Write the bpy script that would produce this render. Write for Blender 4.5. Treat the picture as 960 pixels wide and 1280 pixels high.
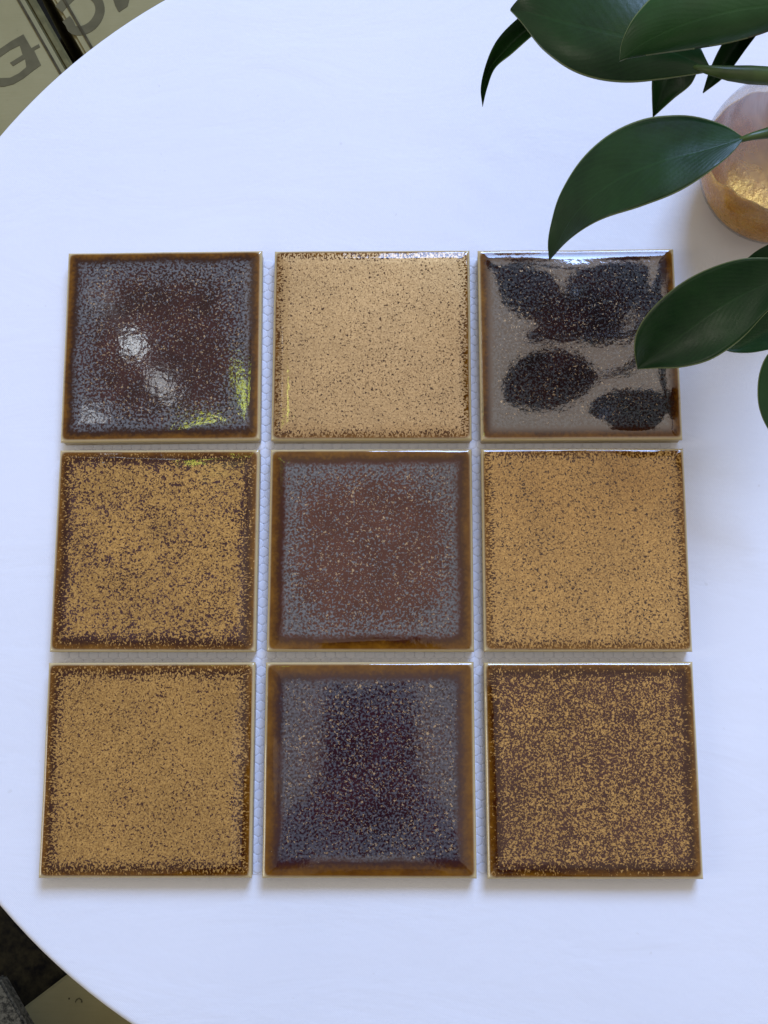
import bpy, bmesh, math, random
from mathutils import Vector, Matrix, Euler, noise as mnoise
R = math.radians
scene = bpy.context.scene
for o in list(bpy.data.objects):
    bpy.data.objects.remove(o, do_unlink=True)
COL = scene.collection

# ------------------------------------------------------------------ camera
FPX = 1400.0                                     # focal length in photo pixels (960 x 1280)
CAM_LOC = Vector((0.01532, -0.07333, 0.52530))
CAM_ROT = Euler((0.171746, 0.016518, -0.000305), 'XYZ')
cam_d = bpy.data.cameras.new('camera')
cam_d.sensor_fit = 'AUTO'
cam_d.sensor_width = 36.0
cam_d.lens = FPX / 1280.0 * 36.0
cam_d.clip_start = 0.01
cam_d.clip_end = 50
cam = bpy.data.objects.new('camera', cam_d)
COL.objects.link(cam)
cam.location = CAM_LOC
cam.rotation_euler = CAM_ROT
scene.camera = cam
scene.render.resolution_x = 768
scene.render.resolution_y = 1024

# ------------------------------------------------------------------ light
world = bpy.data.worlds.new('World')
scene.world = world
world.use_nodes = True
bg = world.node_tree.nodes['Background']
bg.inputs['Color'].default_value = (1.0, 0.94, 0.88, 1)
bg.inputs['Strength'].default_value = 0.42

def area(name, loc, target, sx, sy, radiance, color, shape='RECTANGLE'):
    """area lamp; radiance = what a mirror would show"""
    d = bpy.data.lights.new(name, 'AREA')
    d.shape = shape
    d.size, d.size_y = sx, sy
    d.energy = radiance * math.pi * sx * sy * (1.0 if shape == 'RECTANGLE' else math.pi / 4)
    d.color = color
    o = bpy.data.objects.new(name, d)
    COL.objects.link(o)
    o.location = loc
    o.rotation_euler = (Vector(target) - Vector(loc)).to_track_quat('-Z', 'Y').to_euler()
    return o

area('window_light', (1.00, 3.10, 3.40), (0, 0, 0), 2.0, 2.0, 19.3, (0.39, 0.565, 1.0))
area('ceiling_light', (0.42, 0.30, 1.75), (0.42, 0.30, 0), 1.42, 1.6, 0.57, (1.0, 0.80, 0.63))
area('side_window_light', (-1.7, -0.35, 1.15), (0, -0.05, 0), 0.5, 0.9, 3.0, (1.0, 0.93, 0.8))
# small openings in the roof above: white sky and sunlit leaves
area('roof_gap_light', (-0.690, 0.555, 1.90), (-0.10, 0.05, 0), 0.060, 0.050, 6.0, (0.9, 0.95, 1.0), 'ELLIPSE')
area('roof_gap_light', (-0.596, 0.745, 1.90), (-0.10, 0.09, 0), 0.060, 0.050, 13.0, (0.85, 0.93, 1.0), 'ELLIPSE')
area('roof_gap_light', (-0.520, 0.640, 1.90), (-0.08, 0.06, 0), 0.050, 0.085, 6.0, (0.9, 0.95, 1.0), 'ELLIPSE')
area('roof_gap_light', (-0.665, 0.830, 1.90), (-0.08, 0.06, 0), 0.045, 0.050, 1.4, (0.9, 0.95, 1.0), 'ELLIPSE')
area('leafy_gap_light', (-0.312, 0.603, 1.90), (-0.05, 0.05, 0), 0.030, 0.150, 12.0, (0.80, 0.95, 0.12), 'ELLIPSE')
area('leafy_gap_light', (-0.433, 0.533, 1.90), (-0.05, 0.05, 0), 0.075, 0.040, 11.0, (0.85, 0.95, 0.12), 'ELLIPSE')
area('leafy_gap_light', (-0.373, 0.460, 1.90), (-0.05, 0.05, 0), 0.110, 0.050, 0.8, (0.85, 0.95, 0.25), 'ELLIPSE')

scene.view_settings.view_transform = 'Standard'
scene.view_settings.look = 'None'
scene.view_settings.gamma = 1.0
scene.view_settings.exposure = 0.0
scene.view_settings.use_curve_mapping = False

# ------------------------------------------------------------------ helpers
CAM_M = CAM_ROT.to_matrix()

def at(px, py, z):
    """point of the place at height z that lies on the sight line through a photo pixel"""
    d = CAM_M @ Vector(((px - 480) / FPX, -(py - 640) / FPX, -1.0))
    t = (z - CAM_LOC.z) / d.z
    return CAM_LOC + d * t

def mesh_obj(name, verts, faces, mat=None, parent=None, smooth=True, kind=None):
    me = bpy.data.meshes.new(name)
    me.from_pydata([tuple(v) for v in verts], [], faces)
    me.update()
    if smooth:
        for p in me.polygons:
            p.use_smooth = True
    if mat:
        me.materials.append(mat)
    o = bpy.data.objects.new(name, me)
    COL.objects.link(o)
    if parent:
        o.parent = parent
    if kind:
        o['kind'] = kind
    return o

def bm_obj(name, bm, mat=None, parent=None, smooth=False, kind=None):
    me = bpy.data.meshes.new(name)
    bm.normal_update()
    bm.to_mesh(me)
    bm.free()
    if smooth:
        for p in me.polygons:
            p.use_smooth = True
    if mat:
        me.materials.append(mat)
    o = bpy.data.objects.new(name, me)
    COL.objects.link(o)
    if parent:
        o.parent = parent
    if kind:
        o['kind'] = kind
    return o

def empty(name, loc=(0, 0, 0), rz=0.0):
    o = bpy.data.objects.new(name, None)
    o.empty_display_size = 0.02
    COL.objects.link(o)
    o.location = loc
    o.rotation_euler = (0, 0, rz)
    return o

def tag(o, label=None, cat=None, group=None):
    if label: o['label'] = label
    if cat: o['category'] = cat
    if group: o['group'] = group
    return o

def box_bm(cx, cy, cz, sx, sy, sz, rz=0.0, bevel=0.0, seg=2):
    bm = bmesh.new()
    bmesh.ops.create_cube(bm, size=1.0)
    bmesh.ops.scale(bm, vec=(sx, sy, sz), verts=bm.verts)
    if bevel:
        bmesh.ops.bevel(bm, geom=list(bm.edges), offset=bevel, segments=seg, affect='EDGES', profile=0.5)
    bmesh.ops.rotate(bm, cent=(0, 0, 0), matrix=Matrix.Rotation(rz, 3, 'Z'), verts=bm.verts)
    bmesh.ops.translate(bm, vec=(cx, cy, cz), verts=bm.verts)
    return bm

def lathe(profile, seg=64, center=(0, 0), closed_bottom=True, closed_top=False, wob=None):
    verts, faces = [], []
    n = len(profile)
    for i, (r, z) in enumerate(profile):
        for k in range(seg):
            a = 2 * math.pi * k / seg
            rr, zz = (r, z) if wob is None else wob(r, z, a)
            verts.append((center[0] + rr * math.cos(a), center[1] + rr * math.sin(a), zz))
    for i in range(n - 1):
        for k in range(seg):
            k2 = (k + 1) % seg
            faces.append((i * seg + k, i * seg + k2, (i + 1) * seg + k2, (i + 1) * seg + k))
    if closed_bottom:
        faces.append(tuple(reversed(range(seg))))
    if closed_top:
        faces.append(tuple(range((n - 1) * seg, n * seg)))
    return verts, faces

def tube(points, radii, seg=12):
    verts, faces = [], []
    pts = [Vector(p) for p in points]
    n = len(pts)
    ref = Vector((0.13, 0.2, 0.97)).normalized()
    for i, p in enumerate(pts):
        t = (pts[min(i + 1, n - 1)] - pts[max(i - 1, 0)]).normalized()
        if abs(t.dot(ref)) > 0.95:
            a = t.orthogonal().normalized()
        else:
            a = t.cross(ref).normalized()
        b = t.cross(a)
        r = radii[i] if isinstance(radii, (list, tuple)) else radii
        for k in range(seg):
            an = 2 * math.pi * k / seg
            verts.append(p + a * (r * math.cos(an)) + b * (r * math.sin(an)))
    for i in range(n - 1):
        for k in range(seg):
            k2 = (k + 1) % seg
            faces.append((i * seg + k, i * seg + k2, (i + 1) * seg + k2, (i + 1) * seg + k))
    faces.append(tuple(reversed(range(seg))))
    faces.append(tuple(range((n - 1) * seg, n * seg)))
    return verts, faces

def catmull(pts, n):
    """resample a polyline of vectors to n points, evenly along its length, on a Catmull-Rom curve"""
    pts = [Vector(p) for p in pts]
    ext = [pts[0] * 2 - pts[1]] + pts + [pts[-1] * 2 - pts[-2]]
    dense = []
    for i in range(1, len(ext) - 2):
        p0, p1, p2, p3 = ext[i - 1:i + 3]
        for k in range(16):
            t = k / 16
            dense.append(0.5 * ((2 * p1) + (-p0 + p2) * t + (2 * p0 - 5 * p1 + 4 * p2 - p3) * t * t + (-p0 + 3 * p1 - 3 * p2 + p3) * t ** 3))
    dense.append(pts[-1])
    acc = [0.0]
    for a, b in zip(dense, dense[1:]):
        acc.append(acc[-1] + (b - a).length)
    out, j = [], 0
    for i in range(n):
        s = acc[-1] * i / (n - 1)
        while j < len(acc) - 2 and acc[j + 1] < s:
            j += 1
        u = (s - acc[j]) / max(acc[j + 1] - acc[j], 1e-9)
        out.append(dense[j].lerp(dense[j + 1], min(max(u, 0), 1)))
    return out

# ---- node shorthand
class NT:
    def __init__(self, name):
        self.mat = bpy.data.materials.new(name)
        self.mat.use_nodes = True
        self.nt = self.mat.node_tree
        self.nt.nodes.clear()
        self.out = self.nt.nodes.new('ShaderNodeOutputMaterial')
    def n(self, t):
        return self.nt.nodes.new(t)
    def link(self, a, b):
        self.nt.links.new(a, b)
    def put(self, sock, v):
        if isinstance(v, bpy.types.NodeSocket):
            self.link(v, sock)
        elif isinstance(v, (tuple, list)):
            sock.default_value = tuple(v) + ((1,) if len(v) == 3 and sock.type == 'RGBA' else ())
        else:
            sock.default_value = v
    def m(self, op, a, b=None, c=None, clamp=False):
        k = self.n('ShaderNodeMath'); k.operation = op; k.use_clamp = clamp
        for i, v in enumerate((a, b, c)):
            if v is not None: self.put(k.inputs[i], v)
        return k.outputs[0]
    def mr(self, v, a, b, c=0.0, d=1.0, smooth=False):
        k = self.n('ShaderNodeMapRange'); k.clamp = True
        if smooth: k.interpolation_type = 'SMOOTHSTEP'
        for i, x in enumerate((v, a, b, c, d)): self.put(k.inputs[i], x)
        return k.outputs[0]
    def mix(self, f, a, b, blend='MIX'):
        k = self.n('ShaderNodeMix'); k.data_type = 'RGBA'; k.blend_type = blend
        self.put(k.inputs[0], f); self.put(k.inputs[6], a); self.put(k.inputs[7], b)
        return k.outputs[2]
    def mixf(self, f, a, b):
        k = self.n('ShaderNodeMix'); k.data_type = 'FLOAT'
        self.put(k.inputs[0], f); self.put(k.inputs[2], a); self.put(k.inputs[3], b)
        return k.outputs[0]
    def obj(self):
        return self.n('ShaderNodeTexCoord').outputs['Object']
    def vec(self, v, loc=(0, 0, 0), scale=(1, 1, 1)):
        k = self.n('ShaderNodeMapping'); self.put(k.inputs[0], v)
        k.inputs[1].default_value = loc; k.inputs[3].default_value = scale
        return k.outputs[0]
    def noise(self, v, scale, detail=2.0, rough=0.5, dist=0.0):
        k = self.n('ShaderNodeTexNoise'); self.put(k.inputs['Vector'], v)
        k.inputs['Scale'].default_value = scale; k.inputs['Detail'].default_value = detail
        k.inputs['Roughness'].default_value = rough; k.inputs['Distortion'].default_value = dist
        return k.outputs[0]
    def voro(self, v, scale, feature='F1', rnd=1.0):
        k = self.n('ShaderNodeTexVoronoi'); k.feature = feature
        self.put(k.inputs['Vector'], v); k.inputs['Scale'].default_value = scale
        k.inputs['Randomness'].default_value = rnd
        return k
    def bump(self, h, strength, dist):
        k = self.n('ShaderNodeBump'); self.put(k.inputs['Height'], h)
        k.inputs['Strength'].default_value = strength; k.inputs['Distance'].default_value = dist
        return k.outputs[0]
    def pbsdf(self, **kw):
        k = self.n('ShaderNodeBsdfPrincipled')
        for a, v in kw.items():
            self.put(k.inputs[a.replace('_', ' ')], v)
        self.link(k.outputs[0], self.out.inputs[0])
        return k

def simple_mat(name, col, rough=0.6, var=0.25, scale=60, bump=0.0, bdist=0.0005, **kw):
    t = NT(name)
    p = t.obj()
    n = t.noise(p, scale, 5, 0.6)
    c = t.mix(t.mr(n, 0.3, 0.7), tuple(x * (1 - var) for x in col), tuple(min(1, x * (1 + var)) for x in col))
    args = dict(Base_Color=c, Roughness=rough)
    args.update(kw)
    if bump:
        args['Normal'] = t.bump(t.noise(p, scale * 4, 4, 0.6), bump, bdist)
    t.pbsdf(**args)
    return t.mat

# ------------------------------------------------------------------ setting: floor
Z_CLOTH = -0.0100            # table cloth surface; the tile faces lie at z = 0
Z_FLOOR = -0.75

t = NT('dark_floor')
p = t.obj()
n1 = t.noise(p, 9, 6, 0.65)
t.pbsdf(Base_Color=t.mix(t.mr(n1, 0.35, 0.7), (0.008, 0.007, 0.005), (0.028, 0.024, 0.014)), Roughness=0.9, Specular_IOR_Level=0.1,
        Normal=t.bump(t.noise(p, 60, 5, 0.6), 0.4, 0.002))
m_floor = t.mat
fl = mesh_obj('floor', [(-2.5, -2.5, Z_FLOOR), (2.5, -2.5, Z_FLOOR), (2.5, 2.5, Z_FLOOR), (-2.5, 2.5, Z_FLOOR)], [(0, 1, 2, 3)], m_floor, smooth=False)
fl['kind'] = 'structure'

# ------------------------------------------------------------------ cartons and slab beside the table
def carton_material():
    t = NT('olive_cardboard')
    p = t.obj()
    n1 = t.noise(p, 14, 6, 0.6)
    n2 = t.noise(t.vec(p, scale=(40, 700, 40)), 1.0, 3, 0.6)
    base = t.mix(t.mr(n1, 0.3, 0.7), (0.240, 0.212, 0.102), (0.300, 0.265, 0.135))
    base = t.mix(t.mr(n2, 0.35, 0.7, 0, 0.25), base, (0.225, 0.195, 0.085))
    spots = t.mr(t.noise(p, 420, 3, 0.5), 0.74, 0.77)
    base = t.mix(t.m('MULTIPLY', spots, 0.6), base, (0.07, 0.06, 0.03))
    t.pbsdf(Base_Color=base, Roughness=0.8, Specular_IOR_Level=0.12, Normal=t.bump(n2, 0.12, 0.0006))
    return t.mat
m_carton = carton_material()
m_print = simple_mat('grey_print', (0.105, 0.092, 0.048), 0.85, 0.15, 60, Specular_IOR_Level=0.1)
m_strap = simple_mat('dark_strap', (0.060, 0.050, 0.026), 0.85, 0.35, 120, Specular_IOR_Level=0.1)
Z_BOX = -0.40

def slab_from_px(corners, ztop, zbot):
    top = [at(x, y, ztop) for x, y in corners]
    bm = bmesh.new()
    vt = [bm.verts.new(v) for v in top]
    vb = [bm.verts.new((v.x, v.y, zbot)) for v in top]
    n = len(vt)
    bm.faces.new(vt); bm.faces.new(list(reversed(vb)))
    for i in range(n):
        bm.faces.new((vt[i], vb[i], vb[(i + 1) % n], vt[(i + 1) % n]))
    bmesh.ops.recalc_face_normals(bm, faces=bm.faces)
    bmesh.ops.bevel(bm, geom=list(bm.edges), offset=0.0025, segments=2, affect='EDGES')
    return bm

def flat_shape(name, outline, z, mat, parent, thick=0.0004):
    """printed or laid-on shape: thin prism on a carton's top"""
    top = [at(x, y, z + thick) for x, y in outline]
    bm = bmesh.new()
    vt = [bm.verts.new(v) for v in top]
    vb = [bm.verts.new((v.x, v.y, z - 0.0002)) for v in top]
    n = len(vt)
    f = bm.faces.new(vt)
    for i in range(n):
        bm.faces.new((vt[i], vb[i], vb[(i + 1) % n], vt[(i + 1) % n]))
    bmesh.ops.triangulate(bm, faces=[f])
    bmesh.ops.recalc_face_normals(bm, faces=bm.faces)
    return bm_obj(name, bm, mat, parent)

def world_px(points, k=4.8):
    return [(x / k, y / k) for x, y in points]

# the gap between the two lettered cartons runs along (0.50, 0.866) in the picture
GD = Vector((0.497, 0.868))                     # along the gap, downwards in the photo
GN = Vector((0.868, -0.497))                    # across the gap, to the right
def gp(origin, along, across):
    v = Vector(origin) + GD * along + GN * across
    return (v.x, v.y)

c1 = empty('carton', at(-60, 60, Z_FLOOR))
O1 = (31.0, 0.0)          # left carton's edge on the gap (top face)
b = bm_obj('box_body', slab_from_px([gp(O1, -260, 0), gp(O1, 330, 0), gp(O1, 330, -330), gp(O1, -260, -330)], Z_BOX, Z_FLOOR + 0.001), m_carton)
tag(c1, 'olive carton printed with a large letter E, left of the black gap', 'carton', 'cartons under the table')
parts1 = [b]
e_pts = world_px([(140, 205), (188, 288), (232, 264), (240, 282), (204, 302), (246, 390), (196, 426), (140, 470), (80, 505), (20, 520), (-60, 515), (-60, 462), (0, 468), (60, 466), (112, 440), (158, 402), (150, 352), (78, 396), (60, 376), (136, 328), (118, 272), (60, 300), (0, 342), (-60, 385), (-60, 330), (0, 292), (70, 244)])
parts1.append(flat_shape('letter_print', e_pts, Z_BOX, m_print, None))
parts1.append(flat_shape('strap', [gp(O1, -255, -8.2), gp(O1, 325, -8.2), gp(O1, 325, -5.2), gp(O1, -255, -5.2)], Z_BOX, m_strap, None, 0.0012))

m_flap = simple_mat('darker_cardboard', (0.125, 0.112, 0.048), 0.85, 0.3, 70, Specular_IOR_Level=0.1)  # darker cardboard tone for the lower strip along the gap
parts1.append(bm_obj('side_flap', slab_from_px([gp(O1, -258, 0.3), gp(O1, 328, 0.3), gp(O1, 328, 12.5), gp(O1, -258, 12.5)], Z_BOX - 0.004, Z_BOX - 0.030), m_flap))

c2 = empty('carton', at(260, 0, Z_FLOOR))
O2 = (66.0, 0.0)
b = bm_obj('box_body', slab_from_px([gp(O2, -260, 0), gp(O2, 330, 0), gp(O2, 330, 330), gp(O2, -260, 330)], Z_BOX, Z_FLOOR + 0.001), m_carton)
tag(c2, 'olive carton printed with a large letter G, right of the black gap', 'carton', 'cartons under the table')
parts2 = [b]
def stroke_shape(name, line, w, z, mat, thick=0.0004):
    c = catmull([Vector((x, y, 0)) for x, y in line], 40)
    verts, faces = [], []
    for k, q in enumerate(c):
        t_ = (c[min(k + 1, 39)] - c[max(k - 1, 0)]).normalized()
        n_ = Vector((-t_.y, t_.x, 0)) * (w / 2)
        for sg in (-1, 1):
            verts.append(at(q.x + n_.x * sg, q.y + n_.y * sg, z + thick))
    for k in range(39):
        faces.append((2 * k, 2 * k + 1, 2 * k + 3, 2 * k + 2))
    n0 = len(verts)
    verts += [v_ - Vector((0, 0, thick + 0.0002)) for v_ in verts]
    for k in range(39):
        for a, b_ in ((2 * k, 2 * k + 2), (2 * k + 3, 2 * k + 1)):
            faces.append((a, b_, b_ + n0, a + n0))
    return mesh_obj(name, verts, faces, mat, smooth=False)
g_line = world_px([(352, 55), (398, 5), (450, -38), (520, -48), (578, -8), (600, 50), (586, 108), (545, 158), (485, 184), (436, 176), (418, 142), (396, 112)])
parts2.append(stroke_shape('letter_print', g_line, 11.5, Z_BOX, m_print))
n_pts = world_px([(705, 60), (715, 72), (765, 38), (775, 0), (790, -60), (740, -70), (690, -60), (678, -10), (690, 30)])
parts2.append(flat_shape('letter_print', n_pts, Z_BOX, m_print, None))
parts2.append(flat_shape('strap', [gp(O2, -255, 11.0), gp(O2, 325, 11.0), gp(O2, 325, 14.2), gp(O2, -255, 14.2)], Z_BOX, m_strap, None, 0.0012))

c3 = empty('carton', at(170, 1330, Z_FLOOR))
b = bm_obj('box_body', slab_from_px([(25, 1263), (84, 1218), (330, 1030), (560, 1330), (250, 1560)], -0.71, Z_FLOOR + 0.001), m_carton)
tag(c3, 'plain olive carton with small ink marks at the lower left corner', 'carton', 'cartons under the table')
parts3 = [b]
parts3.append(flat_shape('ink_mark', [(85.2, 1247.5), (86.8, 1247), (87.4, 1249), (85.8, 1249.8)], -0.71, m_strap, None))
parts3.append(flat_shape('ink_mark', [(95, 1249), (99, 1247), (102.5, 1249.5), (103.3, 1253), (101, 1253.6), (101.2, 1250.6), (98.5, 1248.6), (95.8, 1251), (94.4, 1254), (93.6, 1252)], -0.71, m_print, None))

def adopt(root, parts):
    for q in parts:
        q.parent = root
        q.matrix_parent_inverse = Matrix.Translation(root.location).inverted()
adopt(c1, parts1); adopt(c2, parts2); adopt(c3, parts3)

t = NT('speckled_granite')
p = t.obj()
v = t.noise(p, 260, 4, 0.7)
g = t.mix(t.mr(v, 0.42, 0.58), (0.03, 0.03, 0.025), (0.15, 0.145, 0.115))
g = t.mix(t.mr(t.noise(p, 90, 3, 0.6), 0.45, 0.65, 0, 0.7), g, (0.09, 0.088, 0.07))
t.pbsdf(Base_Color=g, Roughness=0.8, Specular_IOR_Level=0.2)
sl = bm_obj('stone_slab', slab_from_px([(-1, 1222), (34, 1283), (130, 1450), (-170, 1600), (-260, 1370)], -0.64, -0.66), t.mat)
tag(sl, 'grey speckled stone slab at the lower left corner', 'slab')
st = bm_obj('stone_slab', slab_from_px([(-20, 1240), (20, 1300), (100, 1440), (-150, 1560), (-220, 1380)], -0.6605, Z_FLOOR + 0.001), m_carton)
st.name = 'carton'
tag(st, 'carton carrying the grey speckled stone slab', 'carton', 'cartons under the table')

t = NT('shade_panel')
p = t.obj()
n1 = t.noise(p, 16, 5, 0.7)
t.pbsdf(Base_Color=t.mix(t.mr(n1, 0.42, 0.62), (0.006, 0.005, 0.004), (0.045, 0.036, 0.016)), Roughness=0.9, Specular_IOR_Level=0.1,
        Normal=t.bump(t.noise(p, 120, 5, 0.6), 0.3, 0.001))
db = bm_obj('shade_panel', slab_from_px([(-330, 1000), (-60, 880), (160, 1200), (70, 1300), (-60, 1400)], Z_FLOOR + 0.03, Z_FLOOR + 0.001), t.mat)  # near-black slab added as painted shade for the gap beside the carton
tag(db, 'added dark panel on the floor standing in for the shaded gap between carton and table', 'shade panel')

# ------------------------------------------------------------------ table and cloth
TC = (0.0483, 0.0410)
TR = 0.300
tb = empty('round_table', (TC[0], TC[1], Z_FLOOR))
m_wood = simple_mat('table_wood', (0.16, 0.09, 0.045), 0.5, 0.3, 30)
m_iron = simple_mat('table_iron', (0.03, 0.03, 0.032), 0.45, 0.3, 60, Metallic=0.8)
h0 = -Z_FLOOR
v, f = lathe([(0.05, h0 - 0.037), (0.290, h0 - 0.037), (0.2955, h0 - 0.032), (0.2955, h0 - 0.0175), (0.290, h0 - 0.0118), (0.02, h0 - 0.0118)], 72, closed_top=True)
mesh_obj('tabletop', v, f, m_wood, tb, smooth=False)
v, f = lathe([(0.032, 0.03), (0.024, 0.06), (0.022, 0.5), (0.03, h0 - 0.06), (0.09, h0 - 0.0375)], 32, closed_top=True)
mesh_obj('pedestal', v, f, m_iron, tb)
v, f = lathe([(0.19, 0.0), (0.19, 0.012), (0.17, 0.02), (0.04, 0.0295)], 48, closed_top=True)
mesh_obj('foot', v, f, m_iron, tb, smooth=False)
tag(tb, 'round pedestal table hidden under the white cloth', 'table')

t = NT('white_cloth')
p = t.obj()
weave = t.m('ADD', t.m('SINE', t.m('MULTIPLY', t.n('ShaderNodeSeparateXYZ').outputs[0], 1.0)), 0.0)
sep = t.n('ShaderNodeSeparateXYZ'); t.link(p, sep.inputs[0])
wx = t.m('SINE', t.m('MULTIPLY', sep.outputs[0], 6500.0))
wy = t.m('SINE', t.m('MULTIPLY', sep.outputs[1], 6500.0))
weave = t.m('MULTIPLY', wx, wy)
big = t.noise(p, 7, 3, 0.5)
cr = t.noise(t.vec(p, scale=(10, 26, 10)), 1.0, 4, 0.55, 0.6)
fine = t.noise(p, 420, 4, 0.6)
c = t.mix(t.mr(big, 0.3, 0.7), (0.77, 0.785, 0.83), (0.81, 0.82, 0.86))
c = t.mix(t.mr(t.noise(p, 210, 2, 0.4), 0.75, 0.78, 0, 0.25), c, (0.55, 0.53, 0.5))
hgt = t.m('ADD', t.m('MULTIPLY', weave, 0.05), t.m('ADD', t.m('MULTIPLY', fine, 0.10), t.m('MULTIPLY', cr, 2.2)))
t.pbsdf(Base_Color=c, Roughness=0.85, Normal=t.bump(hgt, 0.35, 0.0016), Sheen_Weight=0.15)
m_cloth = t.mat

CREASES = []
def crease(px1, py1, px2, py2, amp, w):
    a, b_ = at(px1, py1, Z_CLOTH), at(px2, py2, Z_CLOTH)
    CREASES.append((Vector((a.x, a.y)), Vector((b_.x, b_.y)), amp * 1.7, w))
crease(590, 160, 640, 205, 0.00022, 0.0045)
crease(580, 205, 625, 250, 0.00030, 0.0050)
crease(560, 240, 600, 275, 0.00018, 0.0045)
crease(560, 290, 620, 312, 0.00022, 0.0050)
crease(640, 140, 690, 190, 0.00020, 0.0060)
crease(925, 640, 948, 700, 0.00030, 0.0050)
crease(935, 690, 960, 730, 0.00026, 0.0045)
crease(520, 120, 560, 180, 0.00014, 0.0070)
crease(420, 200, 520, 230, 0.00010, 0.0080)
def cloth_h(x, y):
    q = Vector((x, y)); h = 0.0
    for a, b_, amp, w in CREASES:
        ab = b_ - a
        u = (q - a).dot(ab) / ab.length_squared
        uu = min(max(u, 0), 1)
        d = (q - a - ab * uu).length
        e = d / w
        h += amp * math.exp(-e * e) * (1 - 0.6 * abs(2 * uu - 1))
    h += 0.00030 * mnoise.noise(Vector((x * 14, y * 9, 3.1)))
    return h
NA, NR = 200, 110
verts, faces = [(TC[0], TC[1], Z_CLOTH)], []
prof = []
RE = 0.003
for i in range(1, NR + 1):
    prof.append(((TR - RE) * (i / NR), 0.0, 1.0))
for i in range(1, 9):
    a = math.pi / 2 * i / 8
    prof.append((TR - RE + RE * math.sin(a), -RE + RE * math.cos(a), 0.0))
for i in range(1, 25):
    prof.append((TR - 0.0015 * min(i, 6) / 6, -RE - 0.011 * i, -i / 24))
for r, dz, w in prof:
    for k in range(NA):
        a = 2 * math.pi * k / NA
        rr, zz = r, Z_CLOTH + dz
        if w < 0:
            rr += -w * 0.006 * (math.sin(a * 17 + 1.3 * math.sin(a * 3)) - 1.0)
        x, y = TC[0] + rr * math.cos(a), TC[1] + rr * math.sin(a)
        if w == 1.0:
            zz += cloth_h(x, y) * min(1, (TR - RE - r) / 0.01)
        verts.append((x, y, zz))
for k in range(NA):
    faces.append((0, 1 + k, 1 + (k + 1) % NA))
for i in range(len(prof) - 1):
    for k in range(NA):
        k2 = (k + 1) % NA
        faces.append((1 + i * NA + k, 1 + (i + 1) * NA + k, 1 + (i + 1) * NA + k2, 1 + i * NA + k2))
cl = mesh_obj('tablecloth', verts, faces, m_cloth)
tag(cl, 'white cloth stretched smooth over the round table under the tiles', 'tablecloth')

# ------------------------------------------------------------------ mosaic sheet: net and nine tiles
S = 0.0485                                        # half a tile
TILES = [(-0.1021, 0.1015, 0.0067), (0.0006, 0.1015, -0.0023), (0.1017, 0.1012, 0.0011),
         (-0.1018, 0.0002, -0.0018), (0.0003, 0.0002, -0.0022), (0.1017, 0.0001, -0.0013),
         (-0.1019, -0.1016, 0.0015), (-0.0001, -0.1015, 0.0003), (0.1016, -0.1016, 0.0023)]
sheet = empty('mosaic_sheet', (0, 0, Z_CLOTH))
tag(sheet, 'sheet of nine glossy gold and dark glazed square tiles on white net', 'tile sheet')

# honeycomb net
t = NT('white_net')
t.pbsdf(Base_Color=t.mix(t.mr(t.noise(t.obj(), 300, 2, 0.5), 0.3, 0.7), (0.74, 0.76, 0.83), (0.80, 0.815, 0.87)), Roughness=0.6)
m_net = t.mat
def net():
    """flat backing film embossed with rows of low round-cornered cells"""
    verts, faces = [], []
    pitch = 0.0047
    rowh = pitch * 0.866
    half = 0.1495
    def near_gap(x, y):
        return (abs(abs(x) - 0.051) < 0.0065) or (abs(abs(y) - 0.051) < 0.0065)
    for q in ((-half, -half), (half, -half), (half, half), (-half, half)):
        verts.append((q[0], q[1], 0.00030))
    faces.append((0, 1, 2, 3))
    nrow = int(half / rowh)
    ncol = int(half / pitch)
    rc = pitch / math.sqrt(3)
    for j in range(-nrow, nrow + 1):
        for i in range(-ncol, ncol + 1):
            cx = i * pitch + (pitch / 2 if j % 2 else 0)
            cy = j * rowh
            if abs(cx) > half - rc or not near_gap(cx, cy):
                continue
            base = len(verts)
            for k_, (kr, kz) in enumerate(((0.955, 0.00033), (0.90, 0.00055), (0.72, 0.00068))):
                for k in range(12):
                    a = R(30 * k)
                    hexr = rc * (0.93 if k % 2 == 0 else 1.0)
                    verts.append((cx + hexr * kr * math.cos(a), cy + hexr * kr * math.sin(a), kz))
            verts.append((cx, cy, 0.00072))
            for q in range(2):
                for k in range(12):
                    k2 = (k + 1) % 12
                    faces.append((base + q * 12 + k, base + q * 12 + k2, base + (q + 1) * 12 + k2, base + (q + 1) * 12 + k))
            for k in range(12):
                faces.append((base + 24 + k, base + 24 + (k + 1) % 12, base + 36))
    return verts, faces
v, f = net()
no = mesh_obj('mesh_backing', v, f, m_net, sheet, smooth=False)

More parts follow.
